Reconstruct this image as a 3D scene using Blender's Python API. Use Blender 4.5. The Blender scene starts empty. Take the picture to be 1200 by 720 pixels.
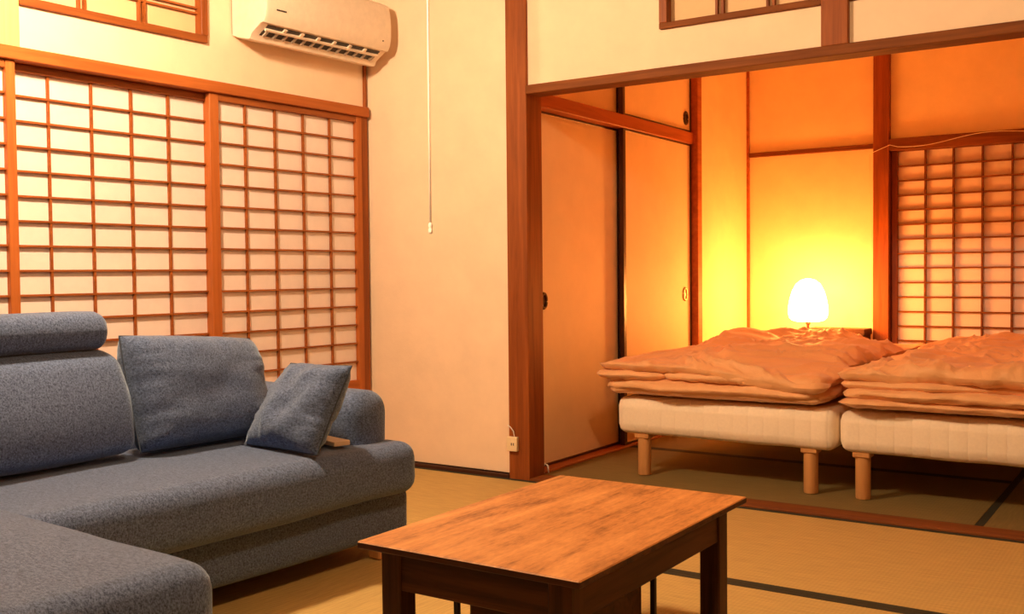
import bpy, bmesh, math, random
from mathutils import Vector, Matrix, noise
random.seed(4)
C = bpy.context.scene.collection
PI = math.pi
SK = -math.radians(2.97457831)            # the shoji wall runs 3 degrees off square, as an old house does

# ------------------------------------------------------------------ materials
def nodes(name):
    m = bpy.data.materials.new(name); m.use_nodes = True
    nt = m.node_tree; b = nt.nodes['Principled BSDF']
    return m, nt, b
def lnk(nt, a, b): nt.links.new(a, b)
def objcoord(nt, scale):
    tc = nt.nodes.new('ShaderNodeTexCoord'); mp = nt.nodes.new('ShaderNodeMapping')
    mp.inputs['Scale'].default_value = scale
    lnk(nt, tc.outputs['Object'], mp.inputs['Vector']); return mp.outputs['Vector']
def ramp(nt, fac, stops):
    r = nt.nodes.new('ShaderNodeValToRGB'); e = r.color_ramp.elements
    while len(e) < len(stops): e.new(0.5)
    for k, (p, c) in enumerate(stops):
        e[k].position = p; e[k].color = (*c, 1)
    lnk(nt, fac, r.inputs['Fac']); return r.outputs['Color']
def tex_noise(nt, vec, scale, detail=4, rough=.6, dist=0):
    n = nt.nodes.new('ShaderNodeTexNoise'); n.inputs['Scale'].default_value = scale
    n.inputs['Detail'].default_value = detail; n.inputs['Roughness'].default_value = rough
    n.inputs['Distortion'].default_value = dist
    lnk(nt, vec, n.inputs['Vector']); return n.outputs['Fac']
def bump(nt, b, h, strength, dist=.002):
    n = nt.nodes.new('ShaderNodeBump'); n.inputs['Strength'].default_value = strength
    n.inputs['Distance'].default_value = dist
    lnk(nt, h, n.inputs['Height']); lnk(nt, n.outputs['Normal'], b.inputs['Normal'])
def sc(c, k): return tuple(min(1, x*k) for x in c)

def plaster(name, c, var=.05, rough=.9):
    m, nt, b = nodes(name); v = objcoord(nt, (1, 1, 1))
    f = tex_noise(nt, v, 5, 5)
    lnk(nt, ramp(nt, f, [(.3, sc(c, 1-var)), (.7, sc(c, 1+var))]), b.inputs['Base Color'])
    b.inputs['Roughness'].default_value = rough
    bump(nt, b, tex_noise(nt, v, 60, 6), .25, .004); return m
def wood(name, c1, c2, axis='z', scale=1, rough=.5, coat=0):
    m, nt, b = nodes(name)
    s = {'x': (2, 34, 34), 'y': (34, 2, 34), 'z': (34, 34, 2)}[axis]
    v = objcoord(nt, tuple(k*scale for k in s))
    f = tex_noise(nt, v, 1.0, 6, .62, .6)
    lnk(nt, ramp(nt, f, [(.32, c1), (.68, c2)]), b.inputs['Base Color'])
    b.inputs['Roughness'].default_value = rough
    b.inputs['Coat Weight'].default_value = coat; b.inputs['Specular IOR Level'].default_value = .25
    bump(nt, b, f, .15, .002); return m
def plain(name, c, rough=.6, metal=0, spec=.5):
    m, nt, b = nodes(name); v = objcoord(nt, (1, 1, 1))
    f = tex_noise(nt, v, 30, 3)
    lnk(nt, ramp(nt, f, [(.3, sc(c, .95)), (.7, sc(c, 1.05))]), b.inputs['Base Color'])
    b.inputs['Roughness'].default_value = rough; b.inputs['Metallic'].default_value = metal
    b.inputs['Specular IOR Level'].default_value = spec
    return m
def glow(name, c, s):
    m = bpy.data.materials.new(name); m.use_nodes = True; nt = m.node_tree
    nt.nodes.remove(nt.nodes['Principled BSDF'])
    e = nt.nodes.new('ShaderNodeEmission'); e.inputs['Color'].default_value = (*c, 1); e.inputs['Strength'].default_value = s
    lnk(nt, e.outputs[0], nt.nodes['Material Output'].inputs['Surface']); return m
def fabric(name, dark, light, scale=260):
    m, nt, b = nodes(name)
    v1 = objcoord(nt, (1, 1, .55)); v2 = objcoord(nt, (.5, 1, 1))
    a = tex_noise(nt, v1, scale, 3, .75); c = tex_noise(nt, v2, scale*.45, 3, .7)
    mx = nt.nodes.new('ShaderNodeMath'); mx.operation = 'ADD'; lnk(nt, a, mx.inputs[0]); lnk(nt, c, mx.inputs[1])
    hf = nt.nodes.new('ShaderNodeMath'); hf.operation = 'MULTIPLY'; hf.inputs[1].default_value = .5; lnk(nt, mx.outputs[0], hf.inputs[0])
    lnk(nt, ramp(nt, hf.outputs[0], [(.38, dark), (.62, light)]), b.inputs['Base Color'])
    b.inputs['Roughness'].default_value = .95; b.inputs['Specular IOR Level'].default_value = .15
    b.inputs['Sheen Weight'].default_value = .5; b.inputs['Sheen Roughness'].default_value = .45; b.inputs['Sheen Tint'].default_value = (.62, .80, 1, 1)
    bump(nt, b, hf.outputs[0], .5, .003); return m
def tatami_mat_material(name, c, along='x'):
    m, nt, b = nodes(name)
    s = (1, 0, 0) if along == 'x' else (0, 1, 0)
    v = objcoord(nt, (1, 1, 1))
    w = nt.nodes.new('ShaderNodeTexWave'); w.wave_type = 'BANDS'; w.bands_direction = 'X' if along == 'x' else 'Y'
    w.inputs['Scale'].default_value = 24; w.inputs['Distortion'].default_value = .4; w.inputs['Detail'].default_value = 1
    lnk(nt, v, w.inputs['Vector'])
    v2 = objcoord(nt, (60, 4, 1) if along != 'x' else (4, 60, 1))
    f = tex_noise(nt, v2, 2.2, 4, .6)
    mx = nt.nodes.new('ShaderNodeMix'); mx.data_type = 'FLOAT'; mx.inputs['Factor'].default_value = .10
    lnk(nt, f, mx.inputs['A']); lnk(nt, w.outputs['Fac'], mx.inputs['B'])
    lnk(nt, ramp(nt, mx.outputs['Result'], [(.3, sc(c, .84)), (.7, sc(c, 1.12))]), b.inputs['Base Color'])
    b.inputs['Roughness'].default_value = .75; b.inputs['Specular IOR Level'].default_value = .3
    bump(nt, b, w.outputs['Fac'], .10, .002); return m
def mattress_ticking(name, c):
    m, nt, b = nodes(name); v = objcoord(nt, (1, 1, 1))
    w = nt.nodes.new('ShaderNodeTexWave'); w.wave_type = 'BANDS'; w.bands_direction = 'X'; w.wave_profile = 'SIN'
    w.inputs['Scale'].default_value = 4.5; lnk(nt, v, w.inputs['Vector'])
    pw = nt.nodes.new('ShaderNodeMath'); pw.operation = 'POWER'; pw.inputs[1].default_value = .22; lnk(nt, w.outputs['Fac'], pw.inputs[0])
    f = tex_noise(nt, v, 90, 3)
    lnk(nt, ramp(nt, f, [(.3, sc(c, .96)), (.7, sc(c, 1.03))]), b.inputs['Base Color'])
    b.inputs['Roughness'].default_value = .85
    bump(nt, b, pw.outputs[0], .45, .006); return m
def duvet_cloth(name, c):
    m, nt, b = nodes(name); v = objcoord(nt, (1, 1, 1))
    f = tex_noise(nt, v, 5, 3)
    lnk(nt, ramp(nt, f, [(.3, sc(c, .97)), (.7, sc(c, 1.03))]), b.inputs['Base Color'])
    b.inputs['Roughness'].default_value = .55; b.inputs['Specular IOR Level'].default_value = .4
    b.inputs['Sheen Weight'].default_value = .2
    bump(nt, b, tex_noise(nt, v, 26, 5, .6, .8), .35, .012); return m
def paper(name, c):
    m, nt, b = nodes(name); v = objcoord(nt, (1, 1, 1))
    f = tex_noise(nt, v, 14, 6, .7)
    lnk(nt, ramp(nt, f, [(.3, sc(c, .96)), (.7, sc(c, 1.03))]), b.inputs['Base Color'])
    b.inputs['Roughness'].default_value = .8; return m

def worn_top():
    m, nt, b = nodes('worn_oak_top')
    g = tex_noise(nt, objcoord(nt, (26, 2.2, 26)), 1, 7, .68, .5)
    p = tex_noise(nt, objcoord(nt, (7, 4.5, 7)), 1.6, 6, .7, .3)
    f = tex_noise(nt, objcoord(nt, (160, 40, 160)), 1, 3, .6)
    a = nt.nodes.new('ShaderNodeMath'); a.operation = 'MULTIPLY_ADD'; a.inputs[1].default_value = .55; lnk(nt, p, a.inputs[0]); lnk(nt, g, a.inputs[2])
    c = nt.nodes.new('ShaderNodeMath'); c.operation = 'MULTIPLY_ADD'; c.inputs[1].default_value = .35; lnk(nt, f, c.inputs[0]); lnk(nt, a.outputs[0], c.inputs[2])
    d = nt.nodes.new('ShaderNodeMath'); d.operation = 'MULTIPLY'; d.inputs[1].default_value = .53; lnk(nt, c.outputs[0], d.inputs[0])
    lnk(nt, ramp(nt, d.outputs[0], [(.38, (.20, .072, .018)), (.49, (.45, .190, .055)), (.62, (.62, .29, .095))]), b.inputs['Base Color'])
    b.inputs['Roughness'].default_value = .5
    bump(nt, b, g, .2, .002); return m

M = dict(
    plaster=plaster('cream_plaster', (.88, .685, .485)),
    plaster2=plaster('bedroom_plaster', (.90, .73, .46)),
    ceil=plain('ceiling_board', (.20, .12, .06), .8),
    cbed=plain('pale_ceiling_board', (.86, .68, .44), .8),
    darkwall=plain('brown_board_wall', (.22, .13, .065), .8),
    fusuma=plaster('fusuma_paper', (.93, .75, .49), .04, .6),
    paper=paper('shoji_paper', (.88, .75, .68)),
    paper2=paper('ranma_paper', (.80, .53, .29)),
    wx=wood('dark_cedar_x', (.13, .034, .006), (.25, .075, .014), 'x', 1, .7),
    wy=wood('dark_cedar_y', (.16, .038, .008), (.30, .085, .017), 'y', 1, .5),
    wz=wood('dark_cedar_z', (.20, .048, .008), (.34, .092, .016), 'z', 1, .5),
    lz=wood('shoji_wood', (.36, .092, .017), (.50, .148, .031), 'z', 1, .5),
    ly=wood('shoji_wood_rail', (.36, .092, .017), (.50, .148, .031), 'y', 1, .5),
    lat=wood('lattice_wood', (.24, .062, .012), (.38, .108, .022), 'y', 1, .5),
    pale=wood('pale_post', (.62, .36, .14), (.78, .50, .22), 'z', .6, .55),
    red=wood('closet_rail_wood', (.34, .085, .02), (.50, .14, .035), 'y', 1, .45),
    lacquer=plain('black_lacquer', (.055, .016, .008), .3),
    metal=plain('aged_brass', (.10, .06, .035), .35, .8),
    brass=plain('pale_brass', (.55, .40, .24), .35, .8),
    tat=tatami_mat_material('tatami_rush', (.52, .36, .125), 'x'),
    taty=tatami_mat_material('tatami_rush_turned', (.52, .36, .125), 'y'),
    tatb=tatami_mat_material('dark_tatami_rush', (.21, .15, .052), 'x'),  # bedroom mats: darker version of the living-room rush colour
    tatby=tatami_mat_material('dark_tatami_rush_turned', (.21, .15, .052), 'y'),
    heri=plain('dark_green_border_cloth', (.022, .022, .010), .8),
    sub=plain('floor_underlay', (.10, .06, .03), .9),
    sofa=fabric('heathered_blue_grey_fabric', (.021, .033, .072), (.163, .230, .410), 400),
    pipe=plain('dark_seam', (.05, .07, .11), .9),
    white=plain('white_plastic', (.84, .70, .54), .4),
    dark=plain('dark_recess', (.03, .022, .018), .5),
    grey=plain('grey_vane', (.45, .38, .30), .5),
    table_top=worn_top(),
    table_dark=wood('dark_oak_y', (.035, .013, .006), (.12, .045, .016), 'y', 1, .5),
    table_dark_x=wood('dark_oak_x', (.035, .013, .006), (.12, .045, .016), 'x', 1, .5),
    table_dark_z=wood('dark_oak_z', (.035, .013, .006), (.11, .042, .015), 'z', 1, .5),
    steel=plain('black_steel', (.03, .02, .015), .45, .3),
    tick=mattress_ticking('mattress_ticking', (.92, .80, .62)),
    duvet=duvet_cloth('duvet_cotton', (.80, .43, .19)),
    bedleg=wood('beech_leg', (.58, .27, .09), (.68, .35, .13), 'z', .7, .45),
    cord=plain('white_cord', (.92, .88, .80), .5),
    lamp=glow('bedside_lamp_glow', (1.0, .335, .062), 37),
    globe=glow('pendant_globe_glow', (1.0, .70, .43), 262),
    fill_globe=glow('fill_globe_glow', (1.0, .64, .33), 108),
    ivory=plain('ivory_plastic', (.80, .66, .42), .45),
    tan=plain('pale_tan_wood', (.70, .52, .34), .55),
    shelf=wood('dark_bench_wood', (.035, .014, .006), (.10, .035, .012), 'x', 1, .45),
)

# ------------------------------------------------------------------ mesh helpers
def box(bm, x0, x1, y0, y1, z0, z1, bev=0.0, seg=1):
    r = bmesh.ops.create_cube(bm, size=1)
    vs = r['verts']
    for v in vs:
        v.co = Vector(((x0+x1)/2 + v.co.x*(x1-x0), (y0+y1)/2 + v.co.y*(y1-y0), (z0+z1)/2 + v.co.z*(z1-z0)))
    if bev > 0:
        es = list({e for v in vs for e in v.link_edges})
        bmesh.ops.bevel(bm, geom=es, offset=bev, segments=seg, profile=.5, affect='EDGES')
def lathe(bm, prof, n=32, cx=0, cy=0):
    rings = []
    for r, z in prof:
        if r < 1e-6: rings.append([bm.verts.new((cx, cy, z))])
        else: rings.append([bm.verts.new((cx+r*math.cos(2*PI*k/n), cy+r*math.sin(2*PI*k/n), z)) for k in range(n)])
    for a, b in zip(rings, rings[1:]):
        for k in range(n):
            k2 = (k+1) % n
            if len(a) == 1 and len(b) == 1: continue
            if len(a) == 1: bm.faces.new((a[0], b[k2], b[k]))
            elif len(b) == 1: bm.faces.new((a[k], a[k2], b[0]))
            else: bm.faces.new((a[k], a[k2], b[k2], b[k]))
    if len(rings[0]) > 1: bm.faces.new(list(reversed(rings[0])))
    if len(rings[-1]) > 1: bm.faces.new(rings[-1])
def tube(bm, pts, r, n=8, closed=False):
    pts = [Vector(p) for p in pts]; L = len(pts); rings = []
    up = Vector((0, 0, 1))
    for i, p in enumerate(pts):
        a = pts[(i-1) % L] if closed or i > 0 else p
        b = pts[(i+1) % L] if closed or i < L-1 else p
        t = (b-a).normalized()
        u = t.cross(up)
        if u.length < 1e-3: u = t.cross(Vector((0, 1, 0)))
        u.normalize(); w = u.cross(t)
        rr = r[i] if isinstance(r, (list, tuple)) else r
        rings.append([bm.verts.new(p + (u*math.cos(2*PI*k/n) + w*math.sin(2*PI*k/n))*rr) for k in range(n)])
    R = range(L) if closed else range(L-1)
    for i in R:
        a, b = rings[i], rings[(i+1) % L]
        for k in range(n): bm.faces.new((a[k], a[(k+1) % n], b[(k+1) % n], b[k]))
    if not closed:
        bm.faces.new(list(reversed(rings[0]))); bm.faces.new(rings[-1])
def soft_box(bm, x0, x1, y0, y1, z0, z1, r, n=(24, 24, 8), puff=(0, 0, 0), fn=None):
    """a cushion block: rounded box, faces swelling by puff, then fn(p, normal) -> p"""
    hx, hy, hz = (x1-x0)/2, (y1-y0)/2, (z1-z0)/2
    h = (hx, hy, hz); c = Vector(((x0+x1)/2, (y0+y1)/2, (z0+z1)/2))
    if not isinstance(r, (tuple, list)): r = (r, r, r)
    r = tuple(min(r[i], h[i]*.999) for i in range(3))
    cache = {}
    def sp(i, N, k):
        u = -1 + 2*i/N
        rk = r[k]/h[k]
        e = max(2, N//5)                       # e rows of verts inside each rounded edge
        if N <= 2*e: return u
        if i <= e: return -1 + rk*(1-math.cos(i/e*PI/2))
        if i >= N-e: return 1 - rk*(1-math.cos((N-i)/e*PI/2))
        return -(1-rk) + 2*(1-rk)*(i-e)/(N-2*e)
    def vert(u):
        key = tuple(round(k, 5) for k in u)
        if key in cache: return cache[key]
        p = [u[i]*h[i] for i in range(3)]
        q = [max(-(h[i]-r[i]), min(h[i]-r[i], p[i])) for i in range(3)]
        d = Vector([(p[i]-q[i])/r[i] if r[i] > 0 else 0 for i in range(3)])
        if d.length > 1e-9: d.normalize()
        pos = Vector([q[i]+d[i]*r[i] for i in range(3)])
        nrm = Vector(d)
        w = [max(0, 1-(pos[i]/h[i])**2) for i in range(3)]
        pos.x += nrm.x*puff[0]*math.sqrt(w[1]*w[2]+1e-9)
        pos.y += nrm.y*puff[1]*math.sqrt(w[0]*w[2]+1e-9)
        pos.z += nrm.z*puff[2]*(w[0]*w[1])**.45
        pos = pos + c
        if fn: pos = fn(pos, nrm)
        v = bm.verts.new(pos); cache[key] = v; return v
    for ax in range(3):
        a, b = [(1, 2), (2, 0), (0, 1)][ax]
        for s in (-1, 1):
            for i in range(n[a]):
                for j in range(n[b]):
                    q = []
                    for (ii, jj) in ((i, j), (i+1, j), (i+1, j+1), (i, j+1)):
                        u = [0, 0, 0]; u[ax] = s; u[a] = sp(ii, n[a], a); u[b] = sp(jj, n[b], b)
                        q.append(vert(u))
                    if s < 0: q.reverse()
                    if len(set(q)) == 4:
                        try: bm.faces.new(q)
                        except ValueError: pass
def pillow(bm, bl, br, tr, tl, thick, n=36, ex=5, pinch=.05, seed=0, wr=.006):
    """a knife-edge pillow spanned between four corners"""
    bl, br, tr, tl = map(Vector, (bl, br, tr, tl))
    nm = (br-bl).cross(tl-bl).normalized()
    def pt(i, j, side):
        u, v = -1+2*i/n, -1+2*j/n
        u = math.sin(u*PI/2)*.5+u*.5; v = math.sin(v*PI/2)*.5+v*.5
        uu = u*(1-pinch*(1-v*v)*0 - pinch*(1-v*v)); vv = v*(1-pinch*(1-u*u))
        a, b = (uu+1)/2, (vv+1)/2
        p = bl*(1-a)*(1-b)+br*a*(1-b)+tr*a*b+tl*(1-a)*b
        prof = max(0, (1-abs(u)**ex))**.6*max(0, (1-abs(v)**ex))**.6
        edge = max(abs(u), abs(v))
        w = noise.noise(Vector((u*2.2+seed, v*2.2, seed)))*wr*1.6
        ang = (abs(u) > abs(v)) and v or u
        w += noise.noise(Vector((ang*7+seed, edge*1.3, seed+side)))*wr*max(0, edge-.35)*2.0
        off = (thick/2*prof + (w if edge < .995 else 0)*prof**.3)*side
        return p+nm*off
    vs = {}
    for s in (1, -1):
        for i in range(n+1):
            for j in range(n+1):
                if s == -1 and (i in (0, n) or j in (0, n)): vs[(s, i, j)] = vs[(1, i, j)]
                else: vs[(s, i, j)] = bm.verts.new(pt(i, j, s))
    for s in (1, -1):
        for i in range(n):
            for j in range(n):
                q = [vs[(s, i, j)], vs[(s, i+1, j)], vs[(s, i+1, j+1)], vs[(s, i, j+1)]]
                if s < 0: q.reverse()
                bm.faces.new(q)
    return [vs[(1, i, 0)].co.copy() for i in range(n)]+[vs[(1, n, j)].co.copy() for j in range(n)]+[vs[(1, n-i, n)].co.copy() for i in range(n)]+[vs[(1, 0, n-j)].co.copy() for j in range(n)]
def obj(name, bm, mat, parent=None, smooth=False, label=None):
    bmesh.ops.recalc_face_normals(bm, faces=bm.faces)
    me = bpy.data.meshes.new(name); bm.to_mesh(me); bm.free()
    me.materials.append(M[mat] if isinstance(mat, str) else mat)
    if smooth:
        for p in me.polygons: p.use_smooth = True
        if smooth == 'auto': me.set_sharp_from_angle(angle=math.radians(40))
    o = bpy.data.objects.new(name, me); C.objects.link(o)
    if parent: o.parent = parent
    if label: o['label'] = label
    return o
def bx(name, mat, parent, *a, bev=0.002, label=None):
    bm = bmesh.new(); box(bm, *a, bev=bev); return obj(name, bm, mat, parent, label=label)
def tag(o, label, cat, group=None, kind=None):
    o['label'] = label; o['category'] = cat
    if group: o['group'] = group
    if kind: o['kind'] = kind
    return o
def thing(name, label, cat, loc=(0, 0, 0), rot=0.0, group=None, kind=None):
    o = bpy.data.objects.new(name, None); C.objects.link(o); o.empty_display_size = .1
    o.location = loc; o.rotation_euler = (0, 0, rot)
    return tag(o, label, cat, group, kind)
def struct(name, mat, label, cat, *boxes, rot=0.0, loc=(0, 0, 0), bev=0.0):
    """setting piece: one mesh from boxes given in local coordinates"""
    bm = bmesh.new()
    for b in boxes: box(bm, *b, bev=bev)
    o = obj(name, bm, mat); o.location = loc; o.rotation_euler = (0, 0, rot)
    return tag(o, label, cat, kind='structure')
def W(s, t, z=0.0):
    """s along the shoji wall, t out from it (wall face at t = -3.77) -> world"""
    a = -SK
    return Vector((s*math.sin(a)+t*math.cos(a), s*math.cos(a)-t*math.sin(a), z))

# ------------------------------------------------------------------ camera
cd = bpy.data.cameras.new('camera'); cam = bpy.data.objects.new('camera', cd); C.objects.link(cam)
yaw, tilt, roll, F = 0.589037177, 0.03216782, -0.009653320, 1203.29924
fw = Vector((-math.sin(yaw)*math.cos(tilt), math.cos(yaw)*math.cos(tilt), -math.sin(tilt)))
rt = Vector((math.cos(yaw), math.sin(yaw), 0)); up = rt.cross(fw)
r2 = rt*math.cos(roll)+up*math.sin(roll); u2 = -rt*math.sin(roll)+up*math.cos(roll)
cam.matrix_world = Matrix(((r2.x, u2.x, -fw.x, 0), (r2.y, u2.y, -fw.y, 0), (r2.z, u2.z, -fw.z, .9594), (0, 0, 0, 1)))
cd.sensor_width = 36; cd.lens = F/1200*36; cd.clip_start = .05
bpy.context.scene.camera = cam

# ------------------------------------------------------------------ room shell
XR = 1.6; YB = -1.4; ZC = 2.55; PX = -2.62        # right wall, wall behind, ceiling, closet face
struct('floor', 'sub', 'dark underlay of the tatami floor in both rooms', 'floor', (-4.6, XR+.1, YB-.1, 7.2, -.12, -.045))
struct('ceiling', 'ceil', 'brown board ceiling above the living room', 'ceiling', (-4.6, XR+.1, YB-.1, 4.05, ZC, ZC+.1))
struct('ceiling_bedroom', 'cbed', 'pale board ceiling above the bedroom', 'ceiling', (-2.8, XR+.1, 4.05, 7.2, 2.46, ZC+.1))
struct('wall_right', 'darkwall', 'brown board wall of the right side', 'wall', (XR, XR+.1, YB, 7.1, -.05, ZC))
struct('wall_bedroom_bounce', 'plaster2', 'unseen plaster wall added right of the bedroom to bounce light', 'wall', (.85, .95, 4.10, 6.95, -.05, ZC))  # added inside the right wall to bounce lamplight onto the closet doors
struct('wall_front', 'darkwall', 'brown board wall behind the viewer', 'wall', (-4.4, XR, YB-.1, YB, -.05, ZC))
# left wall: face at local x = -3.77, opening for the shoji, hole for the transom
wl = [(-3.95, -3.77, -1.5, .95, -.05, ZC), (-3.95, -3.77, .95, 3.80, 1.815, 1.985), (-3.95, -3.77, 2.835, 3.80, 1.985, ZC),
      (-3.95, -3.77, .95, 2.00, 1.985, ZC), (-3.95, -3.77, 2.00, 2.835, 2.42, ZC), (-3.98, -3.86, .95, 3.80, -.05, 2.45)]
struct('wall_left', 'plaster', 'cream plaster wall above the tall lattice screens', 'wall', *wl, rot=SK)
# partition wall at Y=4: solid white wall left of the pillar, upper wall over the opening
struct('wall_back', 'plaster', 'blank cream plaster wall between the lattice screens and the dark pillar', 'wall', (-3.75, -2.66, 4.008, 4.10, .02, ZC))
struct('wall_upper', 'plaster', 'cream plaster wall strip above the dark lintel of the bedroom opening', 'wall',
       (-2.60, XR, 4.008, 4.085, 1.80, 1.990), (-2.60, -1.90, 4.008, 4.085, 1.990, 2.42), (.70, XR, 4.008, 4.085, 1.990, 2.42), (-2.60, XR, 4.008, 4.085, 2.42, ZC))
struct('wall_bedroom_side', 'plaster2', 'bright yellow-lit wall strip between the closet post and the back corner', 'wall', (-2.75, PX, 5.99, 6.98, -.05, ZC))
struct('wall_bedroom_back', 'plaster2', 'glowing orange wall behind the lamp at the back of the bedroom', 'wall',
       (-2.70, -1.66, 6.895, 7.05, -.05, ZC), (-1.68, XR, 6.895, 7.05, 1.79, ZC), (-1.68, XR, 6.96, 7.05, -.05, 1.80))
struct('wall_closet', 'plaster2', 'wall behind the sliding closet doors', 'wall', (-2.90, -2.76, 4.08, 6.0, -.05, ZC))
# timber
tz = lambda n, lab, *b, mat='wz', rot=0.0: struct(n, mat, lab, 'trim', *b, rot=rot, bev=.003)
tz('trim_1', 'dark reddish-brown pillar between the blank wall and the bedroom opening', (-2.692, -2.578, 3.992, 4.125, -.02, ZC))
tz('trim_2', 'long dark brown lintel across the top of the bedroom opening', (-2.580, XR, 3.985, 4.095, 1.785, 1.826), mat='wx')
tz('trim_3', 'short dark post standing on the lintel between the two right transoms', (-1.219, -1.115, 3.985, 4.10, 1.824, ZC))
tz('trim_4', 'orange-brown wooden lintel along the top of the left lattice screens', (-3.86, -3.728, .95, 3.797, 1.766, 1.815), mat='ly', rot=SK)
tz('trim_5', 'pale wooden post in the top left corner', (-3.80, -3.755, 1.86, 1.994, 1.815, ZC), mat='pale', rot=SK)  # lighter wood than the other posts
tz('trim_6', 'thin dark corner post beside the right end of the lattice screens', (-3.86, -3.752, 3.757, 3.806, .02, 1.78), (-3.80, -3.755, 3.792, 3.808, 1.78, 2.5), rot=SK)
tz('trim_7', 'low wooden sill across the floor between living room and bedroom', (-2.578, XR, 3.994, 4.112, -.045, .006), mat='wx')
tz('trim_8', 'red-brown rail running above the closet sliding doors', (-2.74, -2.605, 4.125, 5.945, 1.752, 1.822), mat='red')
tz('trim_9', 'reddish post at the far end of the closet doors', (-2.76, -2.578, 5.94, 6.005, -.02, ZC), mat='red')
tz('trim_10', 'wooden floor track below the closet sliding doors', (-2.74, -2.600, 4.12, 5.945, -.045, .008), mat='red')
tz('trim_11', 'narrow dark strip in the corner left of the bedside lamp', (-2.625, -2.604, 6.875, 6.90, -.02, ZC), mat='red')
tz('trim_12', 'thin red-brown rail across the wall above the bedside lamp', (-2.60, -1.745, 6.868, 6.90, 1.751, 1.781), mat='wx')
tz('trim_13', 'dark red post to the right of the glowing bedside lamp', (-1.755, -1.656, 6.845, 6.96, -.02, ZC), mat='wz')
tz('trim_14', 'dark lintel above the bedroom lattice screen', (-1.66, XR, 6.850, 6.97, 1.726, 1.803), mat='wx')
tz('trim_15', 'low wooden sill below the left lattice screens', (-3.86, -3.742, .95, 3.80, -.045, .012), mat='ly', rot=SK)
tz('trim_16', 'low wooden sill below the bedroom lattice screen', (-1.66, XR, 6.850, 6.97, -.045, .012), mat='wx')
struct('baseboard_back', 'lacquer', 'thin dark gap strip at the foot of the blank cream wall', 'trim', (-3.75, -2.69, 3.985, 4.02, -.045, .014))

# ------------------------------------------------------------------ tatami
def tatami(x0, x1, y0, y1, along, label, tone=''):
    cx, cy = (x0+x1)/2, (y0+y1)/2; w, d = (x1-x0)/2-.001, (y1-y0)/2-.001
    t = thing('tatami_mat', label, 'tatami mat', (cx, cy, -.0475), 0, 'tatami mats')
    bx('rush_cover', 'tat'+tone+('' if along == 'x' else 'y'), t, -w, w, -d, d, 0, .045, bev=.001)
    hw = .030
    for s in (-1, 1):
        if along == 'x': bx('border', 'heri', t, -w, w, s*d-(hw if s > 0 else 0), s*d+(hw if s < 0 else 0), 0.0445, .0460, bev=0)
        else: bx('border', 'heri', t, s*w-(hw if s > 0 else 0), s*w+(hw if s < 0 else 0), -d, d, 0.0445, .0460, bev=0)
tatami(-1.70, .21, 3.00, 3.99, 'x', 'tatami mat along the bedroom sill, right of the coffee table')
tatami(-3.72, -1.70, 3.00, 3.985, 'x', 'tatami mat at the foot of the blank cream wall')
tatami(-1.60, -.60, 2.03, 3.00, 'x', 'ribbed tatami mat under the far half of the coffee table')
tatami(-3.60, -2.56, 1.09, 3.00, 'y', 'tatami mat under the main seat of the sofa')
tatami(-2.56, -1.60, 1.09, 3.00, 'y', 'tatami mat between the sofa and the coffee table')
tatami(-1.60, -.60, 1.09, 2.03, 'x', 'tatami mat under the near half of the coffee table')
tatami(-.60, .36, 1.08, 3.00, 'y', 'tatami mat at the bottom right beyond the seam')
tatami(-2.61, -.69, 4.115, 5.075, 'x', 'dark tatami mat under the front legs of the left bed', 'b')
tatami(-.69, .27, 4.115, 6.00, 'y', 'dark tatami mat under the right bed beyond the dark seam', 'b')
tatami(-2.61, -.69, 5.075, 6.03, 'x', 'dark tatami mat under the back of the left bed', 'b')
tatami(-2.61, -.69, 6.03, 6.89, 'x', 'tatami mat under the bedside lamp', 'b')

# ------------------------------------------------------------------ shoji (left wall)
def shoji(name, label, s0, s1, t, cols, ztop, zlat, pitch, nrow, stile, rot, flip=1, mats=('lz', 'ly')):
    """screen in local coords: y along, x out of the wall; cols = lattice positions along y, rows down from zlat"""
    d = thing(name, label, 'shoji screen', (0, 0, 0), rot, None, 'structure')
    zb = zlat-pitch*nrow
    (l0, l1), (r0, r1) = stile
    bx('stile', mats[0], d, t-.016, t+.016, l0, l1, .012, ztop)
    bx('stile', mats[0], d, t-.016, t+.016, r0, r1, .012, ztop)
    bx('rail', 'lat', d, t-.014, t+.014, l1, r0, ztop-.03, ztop)  # top rail in darker wood, standing in for the lintel's shadow
    bx('rail', mats[1], d, t-.014, t+.014, l1, r0, zb-.055, zb)
    bx('rail', mats[1], d, t-.014, t+.014, l1, r0, .012, .08)
    bx('kick_board', mats[0], d, t-.008, t+.002, l1, r0, .08, zb-.055)
    bm = bmesh.new()
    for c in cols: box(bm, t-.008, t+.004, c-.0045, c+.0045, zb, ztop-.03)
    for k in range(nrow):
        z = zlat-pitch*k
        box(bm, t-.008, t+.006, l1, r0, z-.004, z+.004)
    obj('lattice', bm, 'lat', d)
    bx('paper', 'paper', d, t-.011, t-.009, l1, r0, zb-.01, ztop-.02, bev=0)
    return d
zl, pt = 1.6455, .0938
shoji('door_1', 'paper lattice screen mostly cut off at the left edge, overlapping its neighbour', 1.02, 1.968, -3.762,
      [1.055+.1755*k for k in range(1, 5)], 1.765, zl, pt, 13, ((1.02, 1.055), (1.932, 1.968)), SK)
shoji('door_2', 'brightest wide paper lattice screen behind the left half of the sofa', 1.93, 2.90, -3.800,
      [2.122, 2.301, 2.478, 2.655], 1.765, zl, pt, 13, ((1.925, 1.958), (2.842, 2.895)), SK)
shoji('door_3', 'shaded paper lattice screen nearest the room corner, behind the small pillow', 2.83, 3.757, -3.762,
      [3.032, 3.205, 3.377, 3.550], 1.765, zl, pt, 13, ((2.828, 2.877), (3.720, 3.757)), SK)
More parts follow.
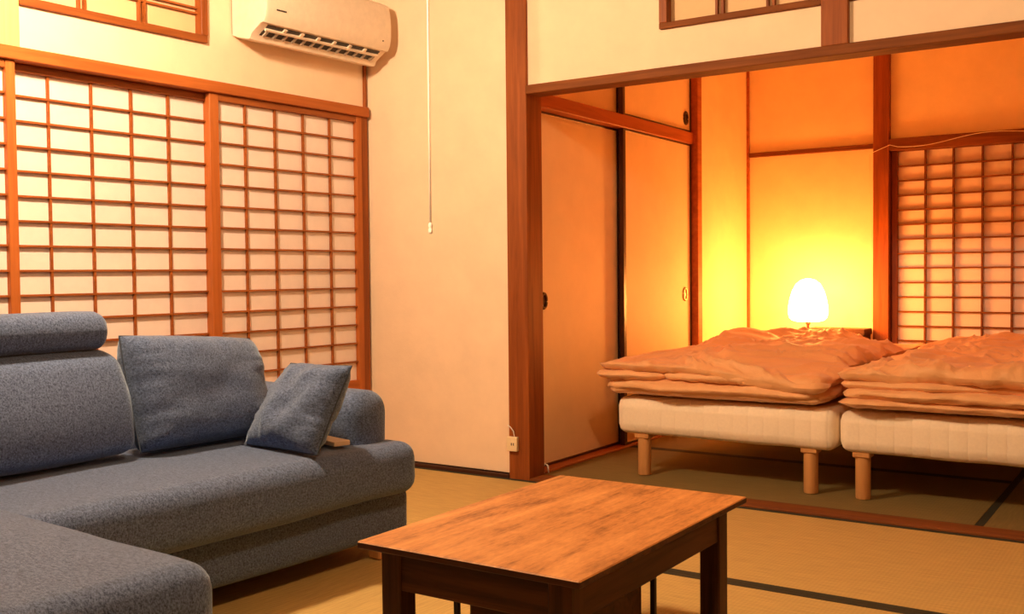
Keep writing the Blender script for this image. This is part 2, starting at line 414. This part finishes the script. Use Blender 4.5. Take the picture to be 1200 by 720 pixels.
# bedroom shoji: local frame turned so local y runs along +X ; x out of wall points -Y
dB = thing('door_4', 'orange-lit paper lattice screen on the back wall of the bedroom', 'shoji screen', (0, 6.915, 0), 0, None, 'structure')
def bed_shoji(d):
    x0, x1 = -1.652, -.30
    zb = 1.627-.0935*13
    bx('stile', 'wz', d, x0, x0+.037, -.016, .016, .012, 1.735)
    bx('stile', 'wz', d, x1, x1+.037, -.016, .016, .012, 1.735)
    bx('rail', 'wx', d, x0+.037, x1, -.014, .014, 1.722, 1.74)
    bx('rail', 'wx', d, x0+.037, x1, -.014, .014, zb-.05, zb)
    bx('rail', 'wx', d, x0+.037, x1, -.014, .014, .012, .07)
    bx('kick_board', 'wx', d, x0+.037, x1, 0, .008, .07, zb-.05)
    bm = bmesh.new()
    for k in range(1, 8): 
        c = -1.615+.1675*k; box(bm, c-.0055, c+.0055, -.012, .008, zb, 1.722)
    for k in range(13):
        z = 1.627-.0935*k; box(bm, x0+.037, x1, -.014, .008, z-.0050, z+.0050)
    obj('lattice', bm, 'wx', d)
    bx('paper', 'paper', d, x0+.03, x1+.01, .009, .011, zb-.01, 1.73, bev=0)
bed_shoji(dB)

# ------------------------------------------------------------------ transom windows (ranma)
w1 = thing('window_1', 'small wood-framed transom window high on the left wall', 'transom window', (0, 0, 0), SK, None, 'structure')
bx('frame', 'wy', w1, -3.80, -3.752, 1.995, 2.832, 1.978, 2.010, label='dark lower frame')
bx('frame', 'wz', w1, -3.80, -3.752, 2.800, 2.834, 2.010, 2.42)
bx('frame', 'wy', w1, -3.80, -3.752, 1.995, 2.832, 2.395, 2.425)
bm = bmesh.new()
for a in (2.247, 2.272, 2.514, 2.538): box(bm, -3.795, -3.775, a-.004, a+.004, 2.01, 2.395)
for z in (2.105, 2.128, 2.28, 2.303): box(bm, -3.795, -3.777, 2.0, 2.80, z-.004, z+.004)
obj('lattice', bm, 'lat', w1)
bx('paper', 'paper2', w1, -3.805, -3.797, 1.995, 2.81, 2.0, 2.41, bev=0)
def ranma(n, label, x0, x1, bars, left_frame):
    w = thing(n, label, 'transom window', (0, 4.0, 0), 0, None, 'structure')
    bx('frame', 'wx', w, x0, x1, -.012, .05, 1.988, 2.013)
    bx('frame', 'wx', w, x0, x1, -.012, .05, 2.395, 2.425)
    if left_frame: bx('frame', 'wz', w, x0, x0+.036, -.012, .05, 2.013, 2.395)
    bm = bmesh.new()
    for a in bars: box(bm, a-.005, a+.005, .012, .032, 2.013, 2.395)
    for z in (2.12, 2.145): box(bm, x0+.03, x1, .014, .030, z-.004, z+.004)
    obj('lattice', bm, 'wz', w)
    bx('paper', 'paper2', w, x0+.01, x1, .034, .042, 2.0, 2.41, bev=0)
ranma('window_2', 'dark-framed transom window above the lintel, left of the short post', -1.905, -1.200, [-1.657, -1.631, -1.441, -1.416], True)
ranma('window_3', 'sliver of transom window in the top right corner, right of the short post', -1.14, .70, [-.86, -.83, -.60, -.57], False)

# ------------------------------------------------------------------ closet doors
def fusuma(n, label, y0, y1, xf, z0, z1, hikite, hmat, frame=.022, dark_left=True):
    d = thing(n, label, 'sliding closet door', (xf, (y0+y1)/2, z0), 0, None, 'structure')
    h = (y1-y0)/2; H = z1-z0
    bx('panel', 'fusuma', d, -.022, -.003, -h+.01, h-.01, .01, H-.01, bev=.001)
    bx('frame_stile', 'lacquer', d, -.026, .002, -h, -h+frame, 0, H)
    bx('frame_stile', 'lacquer', d, -.026, .002, h-frame*.6, h, 0, H)
    bx('frame_rail', 'lacquer', d, -.026, .0, -h+frame, h-frame*.6, 0, .014)
    bx('frame_rail', 'lacquer', d, -.026, .0, -h+frame, h-frame*.6, H-.012, H)
    if hikite:
        yy, zz = hikite; yy -= (y0+y1)/2; zz -= z0
        bm = bmesh.new()
        ring = [(-.001, yy+.026*math.cos(a), zz+.036*math.sin(a)) for a in [2*PI*k/28 for k in range(28)]]
        tube(bm, ring, .008, 8, closed=True)
        c = bm.verts.new((-.0025, yy, zz))
        o = [bm.verts.new((-.0020, yy+.024*math.cos(2*PI*k/28), zz+.034*math.sin(2*PI*k/28))) for k in range(28)]
        for k in range(28): bm.faces.new((c, o[k], o[(k+1) % 28]))
        obj('finger_pull', bm, hmat, d, True, 'round recessed finger pull')
    return d
fusuma('door_5', 'plain sliding closet door beside the dark pillar, with a dark round pull', 4.128, 5.06, -2.668, .008, 1.753, (4.275, .826), 'metal', .012)
fusuma('door_6', 'sliding closet door nearest the lamp, with a pale round pull', 5.03, 5.94, -2.622, .008, 1.753, (5.842, .826), 'brass', .030)
fusuma('door_7', 'dim small upper closet door above the rail near the dark pillar', 4.128, 5.06, -2.668, 1.822, 2.40, None, 'metal', .012)
fusuma('door_8', 'small upper closet door above the rail with a dark round pull', 5.03, 5.94, -2.622, 1.822, 2.40, (5.864, 1.905), 'metal', .026)
struct('wall_closet_upper', 'plaster2', 'plaster above the small upper closet doors', 'wall', (-2.76, -2.61, 4.12, 5.95, 2.40, ZC))

# ------------------------------------------------------------------ sofa
SF = dict(loc=(0, 0, 0), rot=SK)
sofa = thing('sofa', 'large blue-grey fabric corner sofa with a chaise in the left foreground', 'sofa', W(1.6, -2.7, 0), SK)
def L(x, y): return x-(-2.7), y-1.6       # (t, s) -> sofa-local
def sbox(t0, t1, s0, s1, z0, z1): return (t0+2.7, t1+2.7, s0-1.6, s1-1.6, z0, z1)
def wob(amp, fr, seed):
    def fn(p, n):
        k = noise.noise(Vector((p.x*fr+seed, p.y*fr, p.z*fr)))
        return p+n*(k*amp)
    return fn
bm = bmesh.new(); soft_box(bm, *sbox(-3.05, -2.335, 1.20, 2.595, .225, .394), .050, (36, 60, 16), (.012, .012, .012), wob(.006, 3.2, 1))
obj('seat_cushion', bm, 'sofa', sofa, True)
bm = bmesh.new(); soft_box(bm, *sbox(-3.05, -1.645, .50, 1.250, .225, .402), .052, (60, 40, 16), (.010, .010, .020), wob(.008, 3.0, 7))
ch = obj('chaise_cushion', bm, 'sofa', sofa, True)
def loop_rect(t0, t1, s0, s1, z, r, n=8):
    out = []
    for (cx, cy, a0) in ((t1-r, s1-r, 0), (t0+r, s1-r, PI/2), (t0+r, s0+r, PI), (t1-r, s0+r, 1.5*PI)):
        for k in range(n+1):
            a = a0+PI/2*k/n; out.append((cx+r*math.cos(a)+2.7, cy+r*math.sin(a)-1.6, z))
    return out
bm = bmesh.new(); tube(bm, loop_rect(-3.05, -1.658, .515, 1.238, .380, .050), .0035, 6, closed=True); obj('piping', bm, 'pipe', ch, True)
bm = bmesh.new(); soft_box(bm, *sbox(-3.20, -2.405, 1.20, 2.625, .065, .232), .035, (30, 50, 10), (.004, .006, 0), wob(.006, 3, 3)); obj('base', bm, 'sofa', sofa, True)
bm = bmesh.new(); soft_box(bm, *sbox(-3.20, -1.66, .53, 1.235, .065, .232), .03, (40, 30, 10), (.004, .004, 0)); obj('base', bm, 'sofa', sofa, True)
bm = bmesh.new(); soft_box(bm, *sbox(-3.24, -3.09, .5, 2.51, .065, .585), .05, (14, 60, 24), (0, 0, 0), wob(.006, 4, 9)); obj('back_frame', bm, 'sofa', sofa, True)
bm = bmesh.new()
soft_box(bm, *sbox(-3.20, -2.435, 2.385, 2.560, .20, .568), (.045, .075, .075), (30, 20, 26), (.012, .010, .006), wob(.008, 6, 5))
obj('armrest', bm, 'sofa', sofa, True)
for (t, s) in ((-2.44, 2.50), (-3.05, 2.48), (-1.75, 1.12), (-1.75, .62), (-3.05, .62), (-2.47, 1.40)):
    bm = bmesh.new(); box(bm, t+2.7-.025, t+2.7+.025, s-1.6-.025, s-1.6+.025, 0, .07, bev=.004); obj('leg', bm, 'bedleg', sofa)

def cush_local(o):
    o.location = W(1.6, -2.7, 0); o.rotation_euler = (0, 0, SK); return o
def P(s, t, z): return (t+2.7, s-1.6, z)
# left back cushion (block) with headrest roll
bc = thing('back_cushion', 'large boxy blue-grey back cushion with a headrest roll on top, at the left edge', 'cushion', W(1.6, -2.7, 0), SK, 'sofa back cushions')
def lean(p, n):
    z = p.z-.40
    k = noise.noise(Vector((p.x*4, p.y*3, p.z*4)))*.009
    q = Vector(p)+n*k
    bulge = .018*math.sin(max(0, min(1, z/.33))*PI)
    q.x += -.26*z + bulge
    tp = max(0, (p.y-.05))                    # right edge narrows towards the top
    q.y -= max(0, z-.20)*.10*max(0, min(1, (p.y+.3)/.5))
    return q
bm = bmesh.new(); soft_box(bm, *sbox(-2.985, -2.755, 1.05, 1.815, .424, .738), (.075, .045, .045), (24, 44, 30), (.03, .012, .01), lean)
obj('cushion_body', bm, 'sofa', bc, True)
def lean2(p, n):
    k = noise.noise(Vector((p.x*5, p.y*4, p.z*5+3)))*.005
    return Vector(p)+n*k
bm = bmesh.new(); soft_box(bm, *sbox(-2.985, -2.845, 1.05, 1.775, .742, .852), (.055, .03, .05), (18, 40, 16), (.006, .004, .008), lean2)
hr = obj('headrest_roll', bm, 'sofa', bc, True)
# second back cushion
bc2 = thing('back_cushion', 'soft blue-grey back cushion standing between the headrest cushion and the small pillow', 'cushion', W(1.6, -2.7, 0), SK, 'sofa back cushions')
bm = bmesh.new()
edge = pillow(bm, P(1.835, -2.80, .420), P(2.335, -2.80, .420), P(2.335, -2.895, .740), P(1.830, -2.895, .777), .22, 44, 6, -.01, 2.3, .006)
obj('cushion_body', bm, 'sofa', bc2, True)
bm = bmesh.new(); tube(bm, edge, .003, 6, closed=True); obj('seam', bm, 'pipe', bc2, True)
# scatter pillow
sp = thing('scatter_pillow', 'small square blue-grey pillow leaning against the right armrest', 'pillow', W(1.6, -2.7, 0), SK)
bm = bmesh.new()
edge = pillow(bm, P(2.150, -2.700, .412), P(2.140, -2.345, .412), P(2.225, -2.275, .682), P(2.300, -2.640, .668), .135, 40, 3.4, .02, 5.1, .008)
obj('pillow_body', bm, 'sofa', sp, True)
bm = bmesh.new(); tube(bm, edge, .0022, 6, closed=True); obj('seam', bm, 'pipe', sp, True)
# pale wooden bar lying beside the armrest
bm = bmesh.new(); box(bm, -.03, .03, -.09, .09, .0, .016, bev=.003, seg=2)
o = obj('wooden_bar', bm, 'tan'); o.location = W(2.33, -2.50, .410); o.rotation_euler = (0, 0, SK+math.radians(78))
tag(o, 'slim pale tan bar lying on the sofa seat between small pillow and armrest', 'bar')

# ------------------------------------------------------------------ coffee table
tx, ty = -1.2405, 2.087
tb = thing('coffee_table', 'low rectangular wooden coffee table with worn brown top and dark legs', 'table', (tx, ty, 0))
hx, hy = .280, .430
bm = bmesh.new(); box(bm, -hx, hx, -hy, hy, .364, .380, bev=.0025, seg=1); tt = obj('tabletop', bm, 'table_top', tb)
tt.data.materials.append(M['table_dark_x'])                    # sides and underside take the darker apron wood, the top the worn wood
for p in tt.data.polygons:
    if p.normal.z < .5: p.material_index = 1
ax, ay = .240, .395
bx('apron', 'table_dark_x', tb, -ax+.05, ax-.05, -ay+.004, -ay+.024, .275, .362)
bx('apron', 'table_dark_x', tb, -ax+.05, ax-.05, ay-.024, ay-.004, .275, .362)
bx('apron', 'table_dark', tb, -ax+.004, -ax+.024, -ay+.05, ay-.05, .275, .362)
bx('apron', 'table_dark', tb, ax-.024, ax-.004, -ay+.05, ay-.05, .275, .362)
for sx in (-1, 1):
    for sy in (-1, 1):
        bm = bmesh.new(); x, y = sx*(ax-.026), sy*(ay-.026)
        box(bm, x-.027, x+.027, y-.027, y+.027, 0, .362, bev=.003); obj('leg', bm, 'table_dark_z', tb)

st = thing('stool', 'small dark boxy stool with thin legs tucked under the coffee table', 'stool', (-1.22, 2.00, 0))
bm = bmesh.new(); box(bm, -.15, .15, -.14, .14, .06, .245, bev=.01, seg=2); obj('seat_box', bm, 'table_dark_x', st)
bm = bmesh.new(); box(bm, -.175, .175, -.165, .165, .245, .258, bev=.003); obj('top_board', bm, 'table_dark_x', st)
for sx in (-1, 1):
    for sy in (-1, 1):
        bm = bmesh.new(); box(bm, sx*.168-.006, sx*.168+.006, sy*.158-.006, sy*.158+.006, 0, .245, bev=.001); obj('leg', bm, 'steel', st)

# ------------------------------------------------------------------ air conditioner
ac = thing('air_conditioner', 'white wall-mounted air conditioner unit high in the room corner', 'air conditioner', W(3.36, -3.77, 0), SK)
hw = .390
def prof_mesh(bm, prof, y0, y1, r=.012):
    # extrude a (d, z) outline along y, end rims pulled in a little
    ys = [(y0, .965), (y0+r*.4, .99), (y0+r, 1), (y1-r, 1), (y1-r*.4, .99), (y1, .965)]
    cx = sum(p[0] for p in prof)/len(prof); cz = sum(p[1] for p in prof)/len(prof)
    rings = [[bm.verts.new((cx+(d-cx)*k if d > .011 else d, y, cz+(z-cz)*k)) for d, z in prof] for y, k in ys]
    n = len(prof)
    for a, b in zip(rings, rings[1:]):
        for k in range(n): bm.faces.new((a[k], a[(k+1) % n], b[(k+1) % n], b[k]))
    bm.faces.new(rings[0]); bm.faces.new(list(reversed(rings[-1])))
bx('gap_shade_plate', 'dark', ac, 0, .02, -hw+.004, hw-.004, 2.045, 2.29)  # dark plate draws the shaded gap between housing and wall
prof = [(.010, 2.036), (.05, 2.020), (.110, 2.006), (.128, 2.006), (.140, 2.028), (.205, 2.066), (.222, 2.066), (.238, 2.090), (.246, 2.13), (.247, 2.19), (.242, 2.25), (.232, 2.285), (.205, 2.300), (.010, 2.300)]
bm = bmesh.new(); prof_mesh(bm, prof, -hw, hw); obj('housing', bm, 'white', ac, 'auto')
# outlet: dark slanted slot with vanes
def slab_between(bm, p0, p1, y0, y1, off, th):
    (d0, z0), (d1, z1) = p0, p1
    n = Vector((z1-z0, 0, -(d1-d0))).normalized()
    v = []
    for y in (y0, y1):
        for (d, z) in (p0, p1):
            for k in (off, off+th): v.append(bm.verts.new((d+n.x*k, y, z+n.z*k)))
    idx = [(0, 1, 3, 2), (4, 6, 7, 5), (0, 4, 5, 1), (2, 3, 7, 6), (0, 2, 6, 4), (1, 5, 7, 3)]
    for f in idx: bm.faces.new([v[i] for i in f])
bm = bmesh.new(); slab_between(bm, (.142, 2.030), (.203, 2.064), -.35, .35, .0005, .002); obj('air_outlet', bm, 'dark', ac, label='dark slot of the air outlet')
for k in range(13):
    bm = bmesh.new(); y = -.33+.055*k; slab_between(bm, (.143, 2.030), (.178, 2.050), y-.006, y+.006, .002, .008); obj('vane', bm, 'grey', ac)
bm = bmesh.new(); slab_between(bm, (.178, 2.050), (.186, 2.0545), -.352, .352, .002, .012)
for k in range(6): slab_between(bm, (.186, 2.0545), (.203, 2.064), -.25+.1*k-.008, -.25+.1*k+.008, .002, .008)
obj('louver', bm, 'white', ac)
bm = bmesh.new()
for k in range(6): box(bm, .2452, .2472, -.335+.0095*k, -.335+.0095*k+.007, 2.122, 2.1285)
obj('brand_lettering', bm, 'dark', ac, label='tiny dark lettering')
bm = bmesh.new(); box(bm, .2, .2475, .33, .334, 2.105, 2.109); obj('indicator', bm, 'dark', ac)

# ------------------------------------------------------------------ pull cord and pendant
pc = thing('pull_cord', 'white pull cord hanging in front of the blank cream wall', 'pull cord', (-2.60, 3.3, ZC))
bm = bmesh.new(); lathe(bm, [(.0, 0), (.03, 0), (.03, -.012), (.012, -.03), (0, -.03)], 20); obj('ceiling_mount', bm, 'white', pc, True)
bm = bmesh.new(); tube(bm, [(0, 0, -.03), (0, 0, -.7), (.0, 0, -1.385)], .0045, 8); obj('cord', bm, 'cord', pc, True)
bm = bmesh.new(); lathe(bm, [(0, -1.378), (.006, -1.380), (.0095, -1.388), (.0085, -1.398), (.0065, -1.401), (.009, -1.404), (.0095, -1.418), (.006, -1.424), (0, -1.425)], 16); obj('bead', bm, 'cord', pc, True)
def pendant(p, label, mat):
    pl = thing('pendant_lamp', label, 'pendant lamp', (p.x, p.y, ZC))
    bm = bmesh.new(); lathe(bm, [(0, 0), (.05, 0), (.05, -.02), (.01, -.03), (0, -.03)], 24); obj('ceiling_mount', bm, 'white', pl, True)
    bm = bmesh.new(); tube(bm, [(0, 0, -.03), (0, 0, p.z-ZC+.08)], .004, 8); obj('cord', bm, 'cord', pl, True)
    bm = bmesh.new(); bmesh.ops.create_uvsphere(bm, u_segments=24, v_segments=14, radius=.09, matrix=Matrix.Translation((0, 0, p.z-ZC)))
    obj('globe', bm, mat, pl, True)
pendant(W(1.60, -2.80, 2.28), 'bright round white globe pendant hanging above the sofa', 'globe')
pendant(Vector((-.55, 1.55, 2.36)), 'unseen dimmer globe pendant added as fill light right of the coffee table', 'fill_globe')  # added fill lamp, brightens the closet doors and the blank wall

# ------------------------------------------------------------------ wall outlet on the pillar
ol = thing('wall_outlet', 'small ivory surface-mounted socket box low on the dark pillar', 'wall outlet', (-2.664, 3.992, .163))
bm = bmesh.new(); box(bm, -.029, .029, -.022, 0, -.034, .034, bev=.004, seg=2); obj('box_body', bm, 'ivory', ol)
bm = bmesh.new(); box(bm, -.002, .003, -.0228, -.020, -.006, .006); box(bm, .010, .0145, -.0228, -.020, -.006, .006); obj('socket_slots', bm, 'dark', ol)
bm = bmesh.new(); tube(bm, [(-.030, -.006, .085), (-.012, -.010, .078), (.006, -.012, .060), (.012, -.012, .030)], .0025, 8); obj('cable', bm, 'cord', ol, True)
bm = bmesh.new(); tube(bm, [(-2.585, 4.13, .008), (-2.588, 4.126, .035), (-2.578, 4.128, .055), (-2.564, 4.132, .045), (-2.562, 4.135, .012)], .004, 8)
tag(obj('cable_loop', bm, 'cord', None, True), 'short white cable loop at the foot of the dark pillar', 'cable')
bm = bmesh.new()
pts = [(-1.775, 6.838, 1.715), (-1.72, 6.838, 1.735), (-1.65, 6.84, 1.762)]
for k in range(1, 22):
    x = -1.65+.05*k; pts.append((x, 6.842, 1.752-.018*math.sin(k*.42)+.004*k*.6))
tube(bm, pts, .0022, 6); tag(obj('power_cable', bm, 'ivory', None, True), 'thin pale cable draped along the lintel over the bedroom lattice screen', 'cable')
bm = bmesh.new()
tube(bm, [(-1.775, 6.838, 1.715), (-1.778, 6.862, 1.60), (-1.772, 6.88, 1.2), (-1.775, 6.885, .9), (-1.768, 6.885, .62)], .0016, 6)
tag(obj('hanging_wire', bm, 'ivory', None, True), 'thin wire hanging down the left edge of the dark red post', 'cable')

# ------------------------------------------------------------------ beds
def make_bed(x0, x1, label):
    cx = (x0+x1)/2; hw = (x1-x0)/2
    b = thing('bed', label, 'bed', (cx, 5.29, 0), 0, 'single beds side by side')
    bm = bmesh.new()
    soft_box(bm, -hw, hw, -.963, .963, .196, .372, .045, (40, 60, 14), (.002, .006, .005), wob(.004, 5, x0))
    obj('mattress_base', bm, 'tick', b, True)
    for sx in (-1, 1):
        for sy in (-1, 1):
            x = sx*(hw-.120) if x0 < -2 or sx > 0 else sx*(hw-.088)
            y = sy*.90
            bm = bmesh.new(); lathe(bm, [(.0, 0), (.029, 0), (.031, .004), (.031, .178), (0, .178)], 24, x, y)
            lg = obj('leg', bm, 'bedleg', b, 'auto')
            bm = bmesh.new(); box(bm, x-.036, x+.036, y-.036, y+.036, .176, .20, bev=.004); obj('bracket', bm, 'bedleg', lg)
    return b
make_bed(-2.302, -1.265, 'low single bed with white mattress base beside the closet doors')
make_bed(-1.252, -.235, 'low single bed with white mattress base on the right, cut off by the frame')

def wrinkle(p, seed, amp):
    a = noise.noise(Vector((p.x*3.0+seed, p.y*2.4, seed)))
    w = Vector((p.x*4.2+a*1.2+seed*2, p.y*4.6+a*1.6, 3+seed))
    b = (1-abs(noise.noise(w)))**4                      # ridges
    c = (1-abs(noise.noise(w*2.3+Vector((7, 1, 2)))))**4
    return amp*(a*.8 + b*.75 + c*.38 - .55)
def fold_fn(seed, amp, topf=None, seam=None, edge=.040):
    def fn(p, n):
        q = Vector(p)
        if n.z > -.2: q.z += wrinkle(p, seed, amp)*max(0, n.z)
        e = noise.noise(Vector((p.x*4+seed, p.y*4, p.z*9))) + .5*noise.noise(Vector((p.x*11+seed, p.y*11, p.z*20)))
        q.x += n.x*e*edge*.8; q.y += n.y*e*edge
        if p.z > .035: q.z += .010*noise.noise(Vector((p.x*3.1+1.3, p.y*2, 4))) + .005*noise.noise(Vector((p.x*7+seed, p.y*5, 4)))
        if topf: q = topf(q, n)
        if abs(n.y) > .3 or abs(n.x) > .3:
            u = p.x if abs(n.y) > abs(n.x) else p.y
            q += n*(.007*noise.noise(Vector((u*26, p.z*14, seed))))
            if seam is not None:                                              # stitched edge seam running round the fold
                zc = seam + .007*noise.noise(Vector((u*5, 2, seed)))
                q -= n*(.011*math.exp(-((p.z-zc)/.0055)**2))
        return q
    return fn
def duvet(label, cx, boxes, seed):
    d = thing('folded_duvet', label, 'duvet', (cx, 5.2, .38), 0, 'folded duvets on the beds')
    for k, (nm, b, r, puff, amp, tf, nn) in enumerate(boxes):
        bm = bmesh.new()
        soft_box(bm, b[0]-cx, b[1]-cx, b[2]-5.2, b[3]-5.2, b[4]-.38, b[5]-.38, r, nn, puff, fold_fn(seed+k*1.7, amp, tf, .034 if nm == 'lower_fold' and amp == .008 else None))
        obj(nm, bm, 'duvet', d, True)
    return d
def sm(a, b, x):
    t = max(0.0, min(1.0, (x-a)/(b-a))); return t*t*(3-2*t)
def top1(q, n):
    w = max(0, n.z)
    q.z += w*.036*sm(-.34, -.16, q.x)*(1-sm(.02, .20, q.x))*sm(.42, .58, q.y)*(1-sm(.86, .98, q.y))   # pillow-like mound at the head end
    q.z += w*.050*math.exp(-((q.x+.36)/.17)**2-((q.y-.30)/.36)**2)
    q.z += w*.020*math.exp(-((q.x-.2)/.3)**2-((q.y+.1)/.4)**2)
    q.z -= w*.055*(1-sm(-.56, -.24, q.x))                                     # thins to a point at the left edge
    q.z -= w*.045*sm(.06, .26, q.x)*sm(.35, .70, q.y)
    dr = sm(-.15, .42, q.x)
    q.z -= .060*dr*(1-sm(-.95, -.62, q.y))                                    # front edge droops on the right
    return q
duvet('crumpled folded duvet on the bed beside the closet doors', -1.80, [
    ('lower_fold', (-2.345, -1.290, 4.262, 6.20, .392, .474), (.075, .085, .043), (.012, .018, .012), .008, None, (90, 60, 34)),
    ('middle_fold', (-2.372, -2.010, 4.235, 6.15, .462, .512), (.09, .07, .025), (.01, .01, .012), .010, None, (50, 60, 12)),
    ('middle_fold', (-2.030, -1.305, 4.262, 6.15, .460, .520), (.05, .07, .030), (.01, .010, .008), .008, None, (80, 60, 12)),
    ('top_fold', (-2.365, -1.296, 4.240, 6.22, .500, .568), (.07, .07, .034), (.012, .006, .014), .042, top1, (150, 170, 14)),
], 3.1)
def top2(q, n):
    w = max(0, n.z)
    q.z += w*(.03*math.exp(-((q.x-.0)/.18)**2-((q.y-.55)/.35)**2) + .06*math.exp(-((q.x-.40)/.20)**2-((q.y-.55)/.28)**2))
    q.z -= w*.045*(1-sm(-.54, -.30, q.x))
    return q
duvet('crumpled folded duvet on the right bed, cut off by the frame', -.72, [
    ('lower_fold', (-1.225, -.20, 4.262, 6.20, .392, .440), (.08, .08, .026), (.01, .014, .008), .006, None, (80, 60, 14)),
    ('middle_fold', (-1.228, -.20, 4.245, 6.18, .430, .480), (.07, .06, .025), (.012, .010, .006), .006, None, (80, 60, 12)),
    ('middle_fold', (-1.228, -.20, 4.268, 6.15, .470, .516), (.06, .06, .023), (.012, .010, .006), .006, None, (80, 60, 12)),
    ('top_fold', (-1.236, -.19, 4.245, 6.22, .504, .572), (.07, .07, .034), (.012, .006, .014), .040, top2, (150, 170, 14)),
], 7.7)

# ------------------------------------------------------------------ bedside lamp and low bench
lm = thing('floor_lamp', 'glowing white dome lamp behind the left bed', 'lamp', (-2.069, 6.50, 0))
bm = bmesh.new(); lathe(bm, [(0, 0), (.10, 0), (.10, .012), (.03, .022), (.012, .03), (0, .03)], 32); obj('base', bm, 'lacquer', lm, 'auto')
bm = bmesh.new(); lathe(bm, [(0, .02), (.009, .02), (.009, .615), (.016, .620), (.016, .640), (0, .640)], 16); obj('pole', bm, 'lacquer', lm, 'auto')
bm = bmesh.new()
lathe(bm, [(0, .636), (.07, .638), (.100, .646), (.117, .664), (.124, .695), (.122, .735), (.113, .785), (.098, .835), (.076, .877), (.046, .902), (.015, .911), (0, .912)], 40)
obj('lamp_shade', bm, 'lamp', lm, True)
bn = thing('low_bench', 'narrow dark wooden bench against the bedroom back wall below the lamp', 'bench', (-1.95, 6.76, 0))
bm = bmesh.new(); box(bm, -.19, .188, -.08, .10, .545, .585, bev=.004); obj('bench_top', bm, 'shelf', bn)
for x in (-.165, .165):
    bm = bmesh.new(); box(bm, x-.015, x+.015, -.07, .09, 0, .545, bev=.002); obj('leg', bm, 'shelf', bn)

# ------------------------------------------------------------------ view
scn = bpy.context.scene
w = bpy.data.worlds.new('night'); scn.world = w; w.use_nodes = True
w.node_tree.nodes['Background'].inputs['Color'].default_value = (1, .6, .3, 1); w.node_tree.nodes['Background'].inputs['Strength'].default_value = .02
scn.view_settings.view_transform = 'Standard'; scn.view_settings.look = 'None'
scn.view_settings.exposure = 1.3; scn.view_settings.gamma = 1; scn.view_settings.use_curve_mapping = False
scn.cycles.max_bounces = 10; scn.cycles.diffuse_bounces = 6
scn.cycles.use_denoising = True
